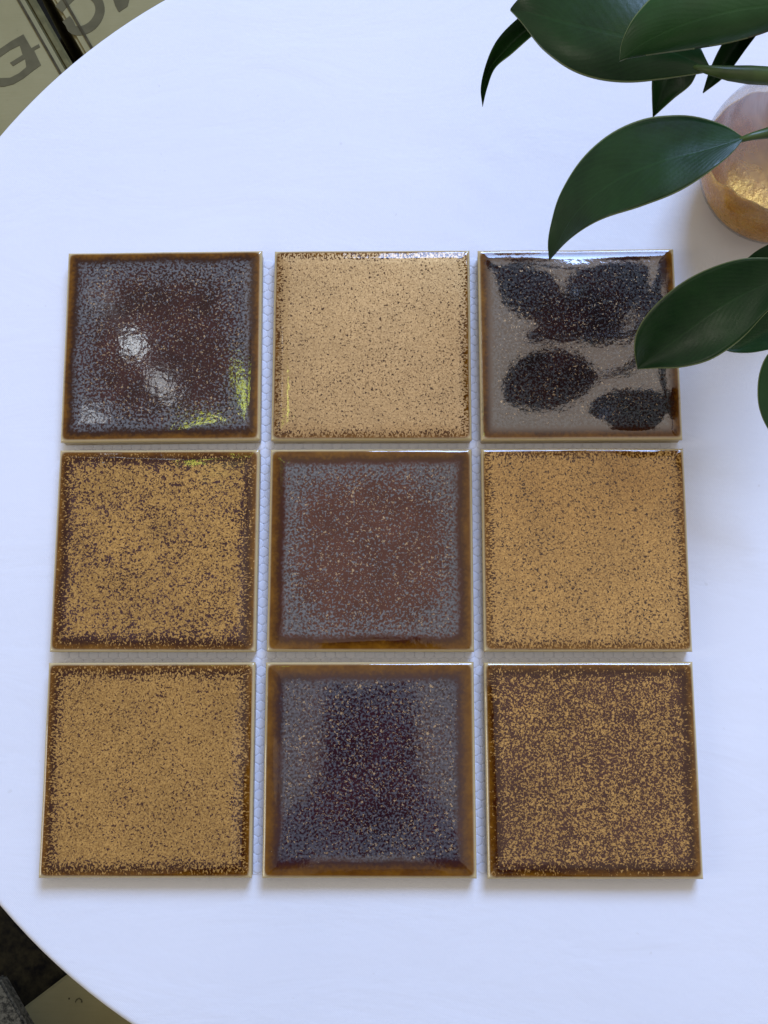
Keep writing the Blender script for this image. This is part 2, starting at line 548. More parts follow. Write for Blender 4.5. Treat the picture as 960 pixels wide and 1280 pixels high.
def glaze_mesh(i):
    rnd = random.Random(40 + i)
    edge = [0.0, 0.0003, 0.0007, 0.0011, 0.0015, 0.002, 0.0026, 0.0033, 0.004, 0.0047, 0.0054, 0.0062, 0.007, 0.008, 0.0092, 0.0106, 0.0122, 0.014]
    n_mid = 22
    xs = [-S + e for e in edge]
    for k in range(1, n_mid):
        xs.append(-S + 0.014 + (2 * S - 0.028) * k / n_mid)
    xs += [S - e for e in reversed(edge)]
    n = len(xs)
    off = Vector((i * 7.3, i * 3.1, 1.7))
    def h(x, y):
        ds = (S + x, S - x, S + y, S - y)
        d = min(ds)
        w = ds.index(d)
        along = y if w < 2 else x
        q = Vector((along * 28 + w * 11.0, i * 5.7 + w * 3.3, 0.4))
        k = (0.00050, 0.00070, 0.00060, 0.00045, 0.00060, 0.00050, 0.00045, 0.00055, 0.00060)[i] * (1 + 0.9 * mnoise.noise(q) + 0.35 * mnoise.noise(q * 3.1))
        D = (0.0120 if i == 2 else 0.0085) * (1 + 0.35 * mnoise.noise(q + Vector((3, 9, 1))))
        z = -k * max(0.0, 1 - d / D) ** 2
        # meniscus ridge a few millimetres inside the edge
        rc = 0.0042 + 0.0010 * mnoise.noise(q * 0.8 + Vector((7, 2, 5)))
        z += 0.00006 * (0.6 + mnoise.noise(q * 1.3 + Vector((1, 4, 8)))) * math.exp(-((d - rc) / 0.0009) ** 2)
        if d < 0.0015:
            u = 1 - d / 0.0015
            z -= 0.0011 * (1 - math.sqrt(max(0.0, 1 - u * u)))
        z += 0.00010 * mnoise.noise(Vector((x * 30, y * 30, 0)) + off) * min(1, d / 0.006)
        return z
    verts = [(x, y, h(x, y)) for y in xs for x in xs]
    faces = []
    for a in range(n - 1):
        for b_ in range(n - 1):
            faces.append((a * n + b_, a * n + b_ + 1, (a + 1) * n + b_ + 1, (a + 1) * n + b_))
    ring = [b_ for b_ in range(n)] + [a * n + n - 1 for a in range(1, n)] + [(n - 1) * n + b_ for b_ in range(n - 2, -1, -1)] + [a * n for a in range(n - 2, 0, -1)]
    base = len(verts)
    for r_ in ring:
        x, y, z = verts[r_]
        verts.append((x * 0.9985, y * 0.9985, -0.0031))
    m_ = len(ring)
    for k in range(m_):
        k2 = (k + 1) % m_
        faces.append((ring[k], base + k, base + k2, ring[k2]))
    return verts, faces

def glaze_material(i, style):
    """gold style: gold flakes over a brown ground; dark style: slate ring, wine-dark centre, few gold specks"""
    g = style
    t = NT('glaze_' + g['name'])
    p = t.obj()
    sep = t.n('ShaderNodeSeparateXYZ'); t.link(p, sep.inputs[0])
    ax = t.m('ABSOLUTE', sep.outputs[0]); ay = t.m('ABSOLUTE', sep.outputs[1])
    dx = t.m('SUBTRACT', S, ax); dy = t.m('SUBTRACT', S, ay)
    d0 = t.m('SMOOTH_MIN', dx, dy, 0.004)
    pp = t.vec(p, loc=(i * 0.37 + 0.913, i * 0.21 + 0.627, i * 0.11 + 0.541))
    wob = t.m('MULTIPLY', t.m('SUBTRACT', t.noise(pp, 45, 3, 0.6), 0.5), g.get('wob', 0.0045))
    wob2 = t.m('MULTIPLY', t.m('SUBTRACT', t.noise(pp, 620, 2, 0.5), 0.5), 0.0040)
    d = t.m('ADD', d0, t.m('ADD', wob, wob2))
    # direction of the grain: streaks run across the nearest edge
    horiz = t.m('LESS_THAN', dx, dy)
    k = g.get('fs', 1.0)
    nx = t.noise(t.vec(pp, scale=(0.62, 1.0, 1.0)), 1200 * k, 2.0, 0.55, 0.4)
    ny = t.noise(t.vec(pp, scale=(1.0, 0.62, 1.0)), 1200 * k, 2.0, 0.55, 0.4)
    streak = t.mixf(horiz, ny, nx)
    iso = t.noise(pp, 980 * k, 2.0, 0.52, 0.8)
    fr = t.mr(d0, 0.003, 0.009, 1, 0, True)
    grain = t.mixf(fr, iso, streak)
    cluster = t.m('MULTIPLY', t.m('SUBTRACT', t.noise(pp, 70, 3, 0.6), 0.5), g.get('clus', 0.12))
    grain = t.m('ADD', grain, cluster)
    # ground colour from the edge inwards
    rim = t.mr(d, 0.0008, g.get('amber', 0.0050), 0, 1, True)
    amber = t.mix(t.mr(t.noise(pp, 140, 3, 0.6), 0.3, 0.7), g.get('amber_a', (0.115, 0.038, 0.0025)), g.get('amber_b', (0.205, 0.082, 0.006)))
    lip = t.mr(d0, 0.0004, 0.0016, 0, 1, True)
    amber = t.mix(lip, (0.56, 0.44, 0.22), amber)
    ground = t.mix(rim, amber, g.get('edge_dark', (0.034, 0.007, 0.002)))
    inner = t.mix(t.mr(t.noise(pp, 60, 4, 0.6), 0.35, 0.65), g['in_a'], g['in_b'])
    ground = t.mix(t.mr(d, 0.004, 0.009, 0, 1, True), ground, inner)
    col = ground
    # slate mottling
    if g.get('slate', 0) > 0:
        pw = t.m('POWER', t.m('ADD', t.m('POWER', ax, 3.2), t.m('POWER', ay, 3.2)), 1 / 3.2)
        dr = t.m('ADD', t.m('SUBTRACT', S, pw), t.m('MULTIPLY', wob, 2.5))
        ring = t.mr(dr, 0.004, g.get('slate_in', 0.030), g.get('s_edge', 0.13), g.get('s_mid', -0.08), True)
        sl_n = t.noise(pp, 900 * k, 1.5, 0.5, 0.6)
        sm = t.mr(t.m('ADD', sl_n, ring), 0.47, 0.53, 0, 1)
        sm = t.m('MULTIPLY', sm, t.mr(d, g.get('s_start', 0.0042), g.get('s_start', 0.0042) + 0.003, 0, g['slate'], True))
        sc = t.mix(t.mr(t.noise(pp, 900, 2, 0.5), 0.35, 0.65), g.get('sl_a', (0.045, 0.045, 0.048)), g.get('sl_b', (0.165, 0.165, 0.165)))
        col = t.mix(sm, col, sc)
    # gold flakes
    e0 = g.get('g_edge', 0.60); e1 = g.get('g_in', 0.44)
    th = t.mr(d, g.get('g_d0', 0.002), g.get('g_d1', 0.011), e0, e1)
    soft = 0.015
    gm = t.mr(t.m('SUBTRACT', grain, th), -soft, soft)
    gold_v = t.noise(pp, 1400, 2, 0.5)
    gold = t.mix(t.mr(gold_v, 0.3, 0.7), g.get('gold_a', (0.27, 0.135, 0.032)), g.get('gold_b', (0.60, 0.340, 0.095)))
    gm = t.m('MULTIPLY', gm, t.mr(d0, 0.0008, 0.002))
    tone = t.mr(t.noise(pp, 32, 4, 0.6), 0.3, 0.7, 0.88, 1.10)
    cc = t.n('ShaderNodeCombineColor')
    for q_ in range(3): t.put(cc.inputs[q_], tone)
    gold = t.mix(1.0, gold, cc.outputs[0], 'MULTIPLY')
    gm = t.m('MULTIPLY', gm, t.mr(t.noise(pp, 2600, 1, 0.5), 0.30, 0.42, 0.80, 1.0))
    halo = t.mr(t.m('SUBTRACT', grain, th), -0.085, 0.01, 0.0, g.get('halo_w', 0.40), True)
    halo = t.m('MULTIPLY', halo, t.mr(d0, 0.0008, 0.002))
    col = t.mix(halo, col, g.get('halo', (0.15, 0.062, 0.016)))
    col = t.mix(gm, col, gold)
    hgt = t.m('ADD', t.m('MULTIPLY', t.noise(pp, 260, 3, 0.5), 1.0), t.m('MULTIPLY', gm, 0.12))
    nrm = t.bump(hgt, 0.10, 0.0006)
    nrm_c = t.bump(t.m('ADD', t.noise(pp, 330, 2, 0.5), t.m('MULTIPLY', t.noise(pp, 1500, 2, 0.5), 0.10)), g.get('peel', 0.05), 0.0006)
    b_ = t.pbsdf(Base_Color=col, Metallic=t.m('MULTIPLY', gm, g.get('metal', 0.35)), Roughness=0.42, Normal=nrm,
            Coat_Weight=1.0, Coat_Roughness=g.get('crough', 0.05), Coat_IOR=t.m('MAXIMUM', t.mr(d0, 0.002, 0.0065, 1.42, g.get('cior', 1.85), True), t.mr(d0, 0.0012, 0.0022, 2.0, 1.0)), Coat_Normal=nrm_c, IOR=1.3, Specular_IOR_Level=0.0)
    return t.mat

BROWN_A, BROWN_B = (0.028, 0.009, 0.004), (0.050, 0.019, 0.009)
WINE_A, WINE_B = (0.022, 0.0042, 0.0042), (0.048, 0.011, 0.009)
STYLES = [
    dict(name='dark_wine', halo_w=0.0, gold_a=(0.30, 0.19, 0.09), gold_b=(0.50, 0.35, 0.19), in_a=WINE_A, in_b=WINE_B, slate=0.85, s_edge=0.045, s_mid=-0.12, slate_in=0.026, s_start=0.0045, g_edge=0.80, g_in=0.655, cior=1.55, edge_dark=(0.03, 0.008, 0.003)),
    dict(name='gold_full', in_a=BROWN_A, in_b=BROWN_B, g_edge=0.55, g_in=0.395, g_d0=0.0008, g_d1=0.0070, cior=1.5, metal=0.6, gold_a=(0.30, 0.175, 0.066), gold_b=(0.52, 0.325, 0.135)),
    dict(name='dark_leaf_mirror', halo_w=0.0, gold_a=(0.30, 0.19, 0.09), gold_b=(0.50, 0.35, 0.19), in_a=(0.013, 0.005, 0.006), in_b=(0.028, 0.009, 0.009), slate=0.75, s_edge=0.05, s_mid=-0.06, slate_in=0.035, s_start=0.005, g_edge=0.80, g_in=0.665, cior=2.1, crough=0.06, peel=0.07, sl_a=(0.028, 0.030, 0.035), sl_b=(0.09, 0.09, 0.09)),
    dict(name='gold_brown_rim', in_a=(0.040, 0.013, 0.012), in_b=(0.06, 0.024, 0.026), g_edge=0.64, g_in=0.455, g_d0=0.002, g_d1=0.011, clus=0.20, cior=1.5, fs=1.0),
    dict(name='brown_slate_ring', halo_w=0.0, gold_a=(0.30, 0.19, 0.09), gold_b=(0.50, 0.35, 0.19), in_a=(0.062, 0.014, 0.008), in_b=(0.092, 0.025, 0.015), slate=0.8, s_edge=0.070, s_mid=-0.10, slate_in=0.024, s_start=0.006, g_edge=0.85, g_in=0.660, amber=0.0065, cior=1.47,
         sl_a=(0.05, 0.053, 0.053), sl_b=(0.165, 0.172, 0.168)),
    dict(name='gold_even', in_a=BROWN_A, in_b=BROWN_B, g_edge=0.56, g_in=0.415, g_d0=0.0008, g_d1=0.0075, cior=1.55),
    dict(name='gold_dark_edges', in_a=(0.045, 0.014, 0.008), in_b=(0.065, 0.024, 0.018), g_edge=0.62, g_in=0.415, g_d0=0.0012, g_d1=0.010, clus=0.14, cior=1.5),
    dict(name='dark_violet', halo_w=0.0, gold_a=(0.30, 0.19, 0.09), gold_b=(0.50, 0.35, 0.19), in_a=(0.024, 0.007, 0.010), in_b=(0.042, 0.012, 0.016), slate=0.8, s_edge=0.09, s_mid=-0.03, slate_in=0.034, s_start=0.007, g_edge=0.80, g_in=0.640, amber=0.0075, cior=1.5,
         sl_a=(0.034, 0.033, 0.037), sl_b=(0.115, 0.11, 0.118), edge_dark=(0.060, 0.020, 0.008)),
    dict(name='brown_gold_flecks', in_a=(0.045, 0.012, 0.008), in_b=(0.064, 0.020, 0.014), g_edge=0.66, g_in=0.532, g_d0=0.002, g_d1=0.0075, fs=1.12, clus=0.17, cior=1.45),
]
LABELS = ['dark wine tile with slate mottled rim, two white glints and yellow-green edge glints',
          'pale gold speckled tile in the middle of the top row',
          'dark tile mirroring the plant leaves, top right below the plant',
          'gold speckled tile with broad brown rim, left of the middle row',
          'reddish brown tile with grey mottled ring, centre of the sheet',
          'gold speckled tile with fine even specks, right of the middle row',
          'gold speckled tile with dark brown right and lower edges, bottom left',
          'dark violet tile with blue-grey mottling, bottom row middle',
          'brown tile scattered with fine gold flecks, bottom right']
t = NT('bisque')
p = t.obj()
t.pbsdf(Base_Color=t.mix(t.mr(t.noise(p, 200, 4, 0.6), 0.3, 0.7), (0.42, 0.33, 0.20), (0.55, 0.45, 0.30)), Roughness=0.7,
        Normal=t.bump(t.noise(p, 900, 3, 0.6), 0.3, 0.0004))
m_bisque = t.mat
m_bis_sheet = m_bisque
for i, (x, y, rz) in enumerate(TILES):
    bm = box_bm(0, 0, -0.0060, 2 * S - 0.0006, 2 * S - 0.0006, 0.0060, 0, 0.0006, 1)
    tile = bm_obj('ceramic_tile', bm, m_bisque, sheet)
    tile.location = (x, y, -Z_CLOTH)
    tile.rotation_euler = (0, 0, rz)
    tile['label'] = LABELS[i]
    v, f = glaze_mesh(i)
    gl = mesh_obj('glaze', v, f, glaze_material(i, STYLES[i]), tile)

# ------------------------------------------------------------------ vase with plant cutting
VC = at(990, 185, 0.035)
VC = (VC.x, VC.y)
def vase():
    root = empty('glass_vase', (VC[0], VC[1], Z_CLOTH))
    tag(root, 'round clear glass vase with gold leaf base at the right edge', 'vase')
    # thin-walled clear glass with a faint milky bloom
    t = NT('clear_glass')
    p = t.obj()
    n = t.noise(t.vec(p, scale=(22, 22, 60)), 1.0, 4, 0.6, 0.8)
    nrm = t.bump(n, 0.25, 0.002)
    tr = t.n('ShaderNodeBsdfTransparent'); tr.inputs[0].default_value = (0.97, 0.97, 0.985, 1)
    gs = t.n('ShaderNodeBsdfGlossy'); gs.inputs['Roughness'].default_value = 0.04; t.link(nrm, gs.inputs['Normal'])
    df = t.n('ShaderNodeBsdfDiffuse'); df.inputs[0].default_value = (0.84, 0.86, 0.92, 1)
    lw = t.n('ShaderNodeFresnel'); lw.inputs[0].default_value = 1.5; t.link(nrm, lw.inputs['Normal'])
    sp_ = t.n('ShaderNodeSeparateXYZ'); t.link(p, sp_.inputs[0])
    milk = t.m('MULTIPLY', t.mr(sp_.outputs[2], 0.036, 0.066, 0.0, 0.36, True), t.mr(n, 0.35, 0.7, 0.65, 1.15))
    m1 = t.n('ShaderNodeMixShader'); t.put(m1.inputs[0], milk); t.link(tr.outputs[0], m1.inputs[1]); t.link(df.outputs[0], m1.inputs[2])
    m2 = t.n('ShaderNodeMixShader'); t.put(m2.inputs[0], t.m('MULTIPLY', lw.outputs[0], 0.65)); t.link(m1.outputs[0], m2.inputs[1]); t.link(gs.outputs[0], m2.inputs[2])
    t.link(m2.outputs[0], t.out.inputs[0])
    m_glass = t.mat
    t = NT('gold_leaf')
    p = t.obj()
    n = t.noise(p, 60, 5, 0.65, 0.6)
    n2 = t.noise(p, 420, 4, 0.6)
    c = t.mix(t.mr(n, 0.3, 0.7), (0.62, 0.25, 0.015), (1.0, 0.58, 0.07))
    c = t.mix(t.mr(n2, 0.42, 0.75, 0, 0.35), c, (0.22, 0.09, 0.015))
    t.pbsdf(Base_Color=c, Metallic=0.4, Roughness=t.mr(n2, 0.3, 0.7, 0.18, 0.42), Normal=t.bump(t.m('ADD', n, t.m('MULTIPLY', n2, 0.5)), 0.6, 0.0018))
    m_gold = t.mat
    P = [(0.0150, 0.0), (0.0210, 0.0008), (0.0270, 0.0040), (0.0320, 0.0095), (0.0360, 0.0170), (0.0385, 0.0260), (0.0392, 0.0350), (0.0382, 0.0450),
         (0.0350, 0.0550), (0.0300, 0.0640), (0.0245, 0.0715), (0.0205, 0.0780), (0.0185, 0.0850), (0.0182, 0.0950), (0.0190, 0.1040), (0.0208, 0.1100)]
    outer = [(q.x, q.z) for q in catmull([Vector((r, 0, z)) for r, z in P], 90)]
    th = 0.0020
    r_l, z_l = outer[-1]
    v, f = lathe(outer + [(r_l - th * 0.3, z_l + 0.0009), (r_l - th * 0.8, z_l + 0.0007), (r_l - th, z_l), (r_l - th - 0.0010, z_l - 0.006)], 72, closed_bottom=True)
    mesh_obj('glass_body', v, f, m_glass, root)
    # gold leaf lining between the glass skins, its torn border higher towards the viewer
    seg, rows = 120, 40
    verts, faces = [], []
    for k in range(seg):
        a = 2 * math.pi * k / seg
        zr = 0.0430 + 0.0135 * math.cos(a + R(62)) + 0.0012 * math.sin(7 * a) + 0.0007 * math.sin(17 * a + 1)
        pts = [q for q in outer if q[1] < zr]
        u0 = outer[len(pts)]
        pl = pts[-1]
        fr = (zr - pl[1]) / (u0[1] - pl[1])
        pts = pts + [(pl[0] + (u0[0] - pl[0]) * fr, zr)]
        pr = catmull([Vector((max(r - 0.0008, 0.001), 0, z + 0.0005)) for r, z in pts], rows)
        for side in (0.0, 0.0006):
            for q in pr:
                r = q.x - side
                verts.append((r * math.cos(a), r * math.sin(a), q.z + side * 0.6))
    st_ = rows * 2
    for k in range(seg):
        k2 = (k + 1) % seg
        for i_ in range(rows - 1):
            faces.append((k * st_ + i_, k2 * st_ + i_, k2 * st_ + i_ + 1, k * st_ + i_ + 1))
            faces.append((k * st_ + rows + i_ + 1, k2 * st_ + rows + i_ + 1, k2 * st_ + rows + i_, k * st_ + rows + i_))
        faces.append((k * st_ + rows - 1, k2 * st_ + rows - 1, k2 * st_ + 2 * rows - 1, k * st_ + 2 * rows - 1))
    faces.append(tuple(k * st_ for k in reversed(range(seg))))
    faces.append(tuple(k * st_ + rows for k in range(seg)))
    mesh_obj('gold_base', verts, faces, m_gold, root)
    return root
vase()

def leaf_material(name, dark, light, back):
    t = NT(name)
    uv = t.n('ShaderNodeUVMap').outputs[0]
    sep = t.n('ShaderNodeSeparateXYZ'); t.link(uv, sep.inputs[0])
    p = t.obj()
    across = t.m('ABSOLUTE', t.m('SUBTRACT', sep.outputs[1], 0.5))
    # side veins sweep forward from the midrib
    ph = t.m('ADD', t.m('MULTIPLY', sep.outputs[0], 120.0), t.m('MULTIPLY', across, -95.0))
    vein = t.m('SINE', t.m('ADD', ph, t.m('MULTIPLY', t.noise(uv, 6, 3), 5.0)))
    mid = t.mr(across, 0.006, 0.024, 1, 0, True)
    edge = t.mr(across, 0.480, 0.494, 0, 1, True)
    n = t.noise(p, 45, 4, 0.6)
    c = t.mix(t.mr(n, 0.3, 0.7), dark, light)
    c = t.mix(t.mr(vein, 0.2, 1.0, 0, 0.22), c, light)
    c = t.mix(t.m('MULTIPLY', mid, 0.22), c, tuple(x * 1.4 for x in light))
    c = t.mix(t.m('MULTIPLY', edge, 0.85), c, (0.20, 0.25, 0.11))
    geo = t.n('ShaderNodeNewGeometry')
    c = t.mix(geo.outputs['Backfacing'], c, back)
    hgt = t.m('ADD', t.m('MULTIPLY', vein, 0.035), t.m('ADD', t.m('MULTIPLY', t.noise(p, 700, 3, 0.6), 0.3), t.m('MULTIPLY', mid, -0.2)))
    t.pbsdf(Base_Color=c, Roughness=t.mr(t.noise(p, 160, 3, 0.6), 0.3, 0.7, 0.30, 0.44), Normal=t.bump(hgt, 0.30, 0.0007), Specular_IOR_Level=0.34)
    return t.mat
m_leaf = leaf_material('leaf_green', (0.004, 0.024, 0.005), (0.013, 0.050, 0.011), (0.018, 0.045, 0.02))
m_leaf_b = leaf_material('leaf_bright_green', (0.010, 0.042, 0.010), (0.022, 0.075, 0.018), (0.03, 0.07, 0.03))
t = NT('stem_green')
p = t.obj()
t.pbsdf(Base_Color=t.mix(t.mr(t.noise(t.vec(p, scale=(1, 1, 1)), 90, 4, 0.6), 0.3, 0.7), (0.028, 0.055, 0.010), (0.065, 0.115, 0.022)), Roughness=0.4)
m_stem = t.mat

plant = empty('potted_plant', (VC[0], VC[1], Z_CLOTH))
plant.name = 'plant_cutting'
tag(plant, 'leafy cutting with broad dark green pointed leaves in the glass vase', 'plant')

def P3(q):
    return at(q[0], q[1], q[2])

def leaf(left, mid, right, mat, bend=0.0, nu=44, nv=17, thick=0.0007, label=None):
    """left edge, midrib and right edge from base to tip, each a list of (x, y, height)"""
    A = catmull([P3(q) for q in left], nu)
    M_ = catmull([P3(q) for q in mid], nu)
    B = catmull([P3(q) for q in right], nu)
    top, uvs = [], []
    for i in range(nu):
        for j in range(nv):
            s = j / (nv - 1)
            # quadratic through edge, midrib, edge; midrib slightly sunk
            l0 = 2 * (s - 0.5) * (s - 1); l1 = -4 * s * (s - 1); l2 = 2 * s * (s - 0.5)
            q = A[i] * l0 + M_[i] * l1 + B[i] * l2
            wv = mnoise.noise(Vector((q.x * 60, q.y * 60, q.z * 40)))
            e = abs(s - 0.5) * 2
            q = q + Vector((0, 0, 0.0011 * wv * e + bend * (e ** 2) - 0.0002 * math.exp(-(e / 0.2) ** 2)))
            top.append(q)
            uvs.append((i / (nu - 1), s))
    n = len(top)
    verts = top + [q - Vector((0, 0, thick)) for q in top]
    faces, fuv = [], []
    def add(fc):
        faces.append(fc)
    for i in range(nu - 1):
        for j in range(nv - 1):
            a, b_, c_, d_ = i * nv + j, i * nv + j + 1, (i + 1) * nv + j + 1, (i + 1) * nv + j
            add((a, b_, c_, d_)); add((d_ + n, c_ + n, b_ + n, a + n))
    for i in range(nu - 1):
        a, d_ = i * nv, (i + 1) * nv
        add((d_, d_ + n, a + n, a))
        a, d_ = i * nv + nv - 1, (i + 1) * nv + nv - 1
        add((a, a + n, d_ + n, d_))
    o = mesh_obj('leaf', verts, faces, mat)
    me = o.data
    uvl = me.uv_layers.new(name='UVMap')
    for lp in me.loops:
        uvl.data[lp.index].uv = uvs[lp.vertex_index % n]
    me.calc_loop_triangles()
    # make the upper skin face up
    up = sum(pl.normal.z * pl.area for pl in me.polygons[:2 * (nu - 1) * (nv - 1)][::2])
    if up < 0:
        me.flip_normals()
    o.parent = plant
    o.matrix_parent_inverse = Matrix.Translation(plant.location).inverted()
    if label:
        o['label'] = label
    return o

def stem(pts, r0, r1, n=24, name='stem', parent=None):
    c = catmull([Vector(q) for q in pts], n)
    v, f = tube(c, [r1 - (r1 - r0) * max(0.0, 1 - 9.0 * k / (n - 1)) for k in range(n)], 10)
    o = mesh_obj(name, v, f, m_stem)
    o.parent = plant
    o.matrix_parent_inverse = Matrix.Translation(plant.location).inverted()
    return o

# L1, big leaf at the top
leaf([(890, 88, .150), (876, 60, .151), (850, 5, .149), (810, -38, .146), (760, -55, .143), (700, -42, .139), (660, -14, .134), (645, 2, .130), (638, 11, .126)],
     [(890, 88, .150), (850, 68, .148), (800, 50, .145), (750, 38, .142), (700, 26, .137), (660, 15, .131), (638, 12, .126)],
     [(890, 88, .150), (868, 92, .147), (830, 98, .141), (785, 102, .136), (745, 98, .133), (710, 85, .131), (680, 61, .130), (655, 32, .128), (638, 13, .126)], m_leaf)
# L2, leaf over it
leaf([(1050, -30, .175), (1000, -62, .180), (940, -68, .180), (880, -48, .178), (830, -18, .174), (795, 18, .168), (778, 50, .162), (775, 73, .157)],
     [(1050, -30, .175), (980, 2, .175), (920, 12, .174), (860, 28, .171), (810, 50, .165), (775, 74, .157)],
     [(1050, -30, .175), (1020, 5, .170), (975, 32, .166), (920, 51, .164), (870, 59, .162), (820, 67, .160), (790, 71, .158), (775, 75, .157)], m_leaf_b)
# leaf hidden below it, mirrored in the corner tile
leaf([(1040, -10, .148), (1005, -48, .140), (940, -55, .136), (880, -30, .134), (850, 0, .134), (832, 40, .138)],
     [(1040, -10, .148), (980, 0, .148), (920, 12, .147), (870, 28, .144), (832, 41, .138)],
     [(1040, -10, .148), (1010, 18, .154), (960, 38, .156), (900, 50, .154), (860, 52, .149), (832, 42, .138)], m_leaf)
# L3, narrow curled leaf at the left
leaf([(700, 0, .128), (665, 12, .126), (640, 30, .122), (620, 52, .115), (608, 78, .106), (601, 108, .094), (603, 132, .084)],
     [(700, 0, .128), (672, 25, .118), (648, 45, .112), (628, 66, .106), (613, 85, .099), (605, 110, .091), (603, 132, .084)],
     [(700, 0, .128), (685, 30, .124), (664, 46, .120), (640, 67, .114), (619, 85, .106), (609, 110, .094), (603.5, 133, .084)], m_leaf_b)
# L4a / L4b, small leaves seen below the big one
leaf([(850, 60, .130), (825, 72, .126), (816, 95, .120), (815, 120, .112), (816, 146, .102)],
     [(850, 60, .130), (842, 80, .119), (834, 100, .114), (826, 120, .108), (816, 146, .102)],
     [(850, 60, .130), (872, 75, .126), (866, 102, .119), (842, 123, .111), (816, 147, .102)], m_leaf_b)
leaf([(955, 5, .140), (922, 28, .137), (902, 56, .131), (888, 85, .125), (879, 114, .116)],
     [(955, 5, .140), (938, 32, .133), (917, 62, .128), (898, 90, .122), (879, 114, .116)],
     [(955, 5, .140), (954, 30, .138), (932, 62, .132), (908, 93, .125), (880, 115, .116)], m_leaf)
# L5, large leaf in the middle
leaf([(931, 172, .150), (905, 156, .146), (870, 145.5, .142), (838, 144, .139), (800, 150, .136), (760, 169, .132), (725, 201, .127), (700, 242, .121), (689, 278, .114), (685, 303, .109), (686.5, 323, .104)],
     [(931, 172, .150), (880, 188, .148), (820, 204, .144), (765, 228, .136), (718, 268, .123), (686.5, 324, .104)],
     [(931, 172, .150), (912, 194, .151), (880, 220, .150), (840, 243, .147), (800, 258, .142), (760, 270, .136), (732, 284, .127), (708, 302, .116), (687, 325, .104)], m_leaf)
# L6, leaf over the corner tile
leaf([(1010, 345, .100), (985, 326, .099), (950, 322, .096), (920, 325, .093), (880, 338, .088), (845, 358, .082), (815, 385, .074), (797, 412, .065), (793, 436, .057), (797, 460, .047)],
     [(1010, 345, .100), (955, 356, .091), (900, 384, .081), (845, 424, .065), (797, 460, .047)],
     [(1010, 345, .100), (990, 365, .097), (960, 389, .091), (932, 419, .083), (905, 440, .077), (880, 453, .071), (850, 459, .064), (822, 460, .056), (797, 461, .047)], m_leaf)
# L7, pale leaf under it
leaf([(1015, 392, .066), (985, 372, .064), (950, 380, .062), (922, 405, .058), (900, 434, .052)],
     [(1015, 392, .066), (985, 402, .060), (955, 416, .056), (925, 430, .053), (900, 434, .052)],
     [(1015, 392, .066), (1005, 418, .064), (978, 432, .060), (945, 440, .056), (920, 440, .053), (900, 435, .052)], m_leaf_b)
# L8, bright leaf hanging at the right edge
leaf([(985, 425, .075), (962, 440, .072), (951, 462, .068), (948, 490, .063), (951, 515, .058), (962, 538, .052), (985, 570, .044)],
     [(985, 425, .075), (980, 460, .068), (975, 500, .060), (976, 535, .052), (985, 570, .044)],
     [(985, 425, .075), (1005, 445, .072), (1012, 480, .066), (1010, 515, .059), (1001, 545, .052), (985, 571, .044)], m_leaf_b, label='bright green leaf hanging at the right edge')
# L9, leaf behind L6
leaf([(1040, 270, .070), (1005, 283, .068), (965, 303, .064), (945, 314, .060), (928, 328, .054)],
     [(1040, 270, .070), (1005, 300, .064), (970, 318, .060), (945, 326, .057), (928, 329, .054)],
     [(1040, 270, .070), (1030, 310, .066), (1000, 335, .062), (960, 340, .058), (928, 330, .054)], m_leaf)

# unseen leaf added beyond the frame at the right, to darken the corner tile's reflection
leaf([(1120, 150, .128), (1080, 165, .130), (1030, 150, .131), (995, 120, .130), (972, 85, .128)],
     [(1120, 150, .128), (1085, 115, .133), (1050, 90, .134), (1010, 80, .132), (972, 84, .128)],
     [(1120, 150, .128), (1125, 90, .131), (1085, 45, .133), (1030, 40, .132), (972, 83, .128)], m_leaf)
NECK = Vector((VC[0], VC[1], 0.10))
IN = Vector((VC[0], VC[1], 0.035))
def into(px, py, z, r0=0.0024, r1=0.0027, via=None, off=(0, 0)):
    pts = [P3((px, py, z))]
    if via: pts += [P3(q) for q in via]
    o = Vector((off[0], off[1], 0))
    pts += [NECK + o + Vector((0, 0, 0.012)), NECK + o * 0.8 - Vector((0, 0, 0.02)), IN + o * 0.5]
    stem(pts, r0, r1)
into(862, 82, .1465, 0.0006, 0.0033, [(876, 85.5, .1492), (892, 88.5, .1505), (920, 92.5, .150), (962, 95, .147), (1000, 98, .140)], (-0.004, 0.006))
into(1050, -30, .175, off=(0.006, 0.007))
into(915, 178, .1478, 0.0007, 0.0024, [(931, 172.5, .1502), (960, 166, .148), (990, 158, .142)], (-0.008, 0.0))
into(1010, 345, .100, 0.0022, 0.0024, [(1030, 320, .112), (1035, 260, .125), (1025, 200, .125)], (0.002, -0.008))
into(1015, 392, .066, 0.0018, 0.002, [(1050, 350, .09), (1050, 280, .12), (1030, 215, .122)], (0.007, -0.006))
into(985, 425, .075, 0.0018, 0.002, [(1030, 380, .095), (1046, 300, .118), (1030, 215, .118)], (0.0095, -0.002))
into(1040, 270, .070, 0.0018, 0.002, [(1060, 235, .10), (1050, 195, .118)], (0.011, 0.003))
into(700, 0, .128, 0.0016, 0.002, [(760, -10, .126), (860, 0, .128), (950, 10, .130), (1000, 60, .130)], (-0.010, 0.005))
into(850, 60, .130, 0.0014, 0.002, [(870, 40, .131), (920, 22, .131), (985, 30, .130), (1010, 80, .128)], (-0.006, 0.010))
into(955, 5, .140, 0.0014, 0.002, [(985, 40, .140), (1005, 90, .132)], (0.001, 0.010))

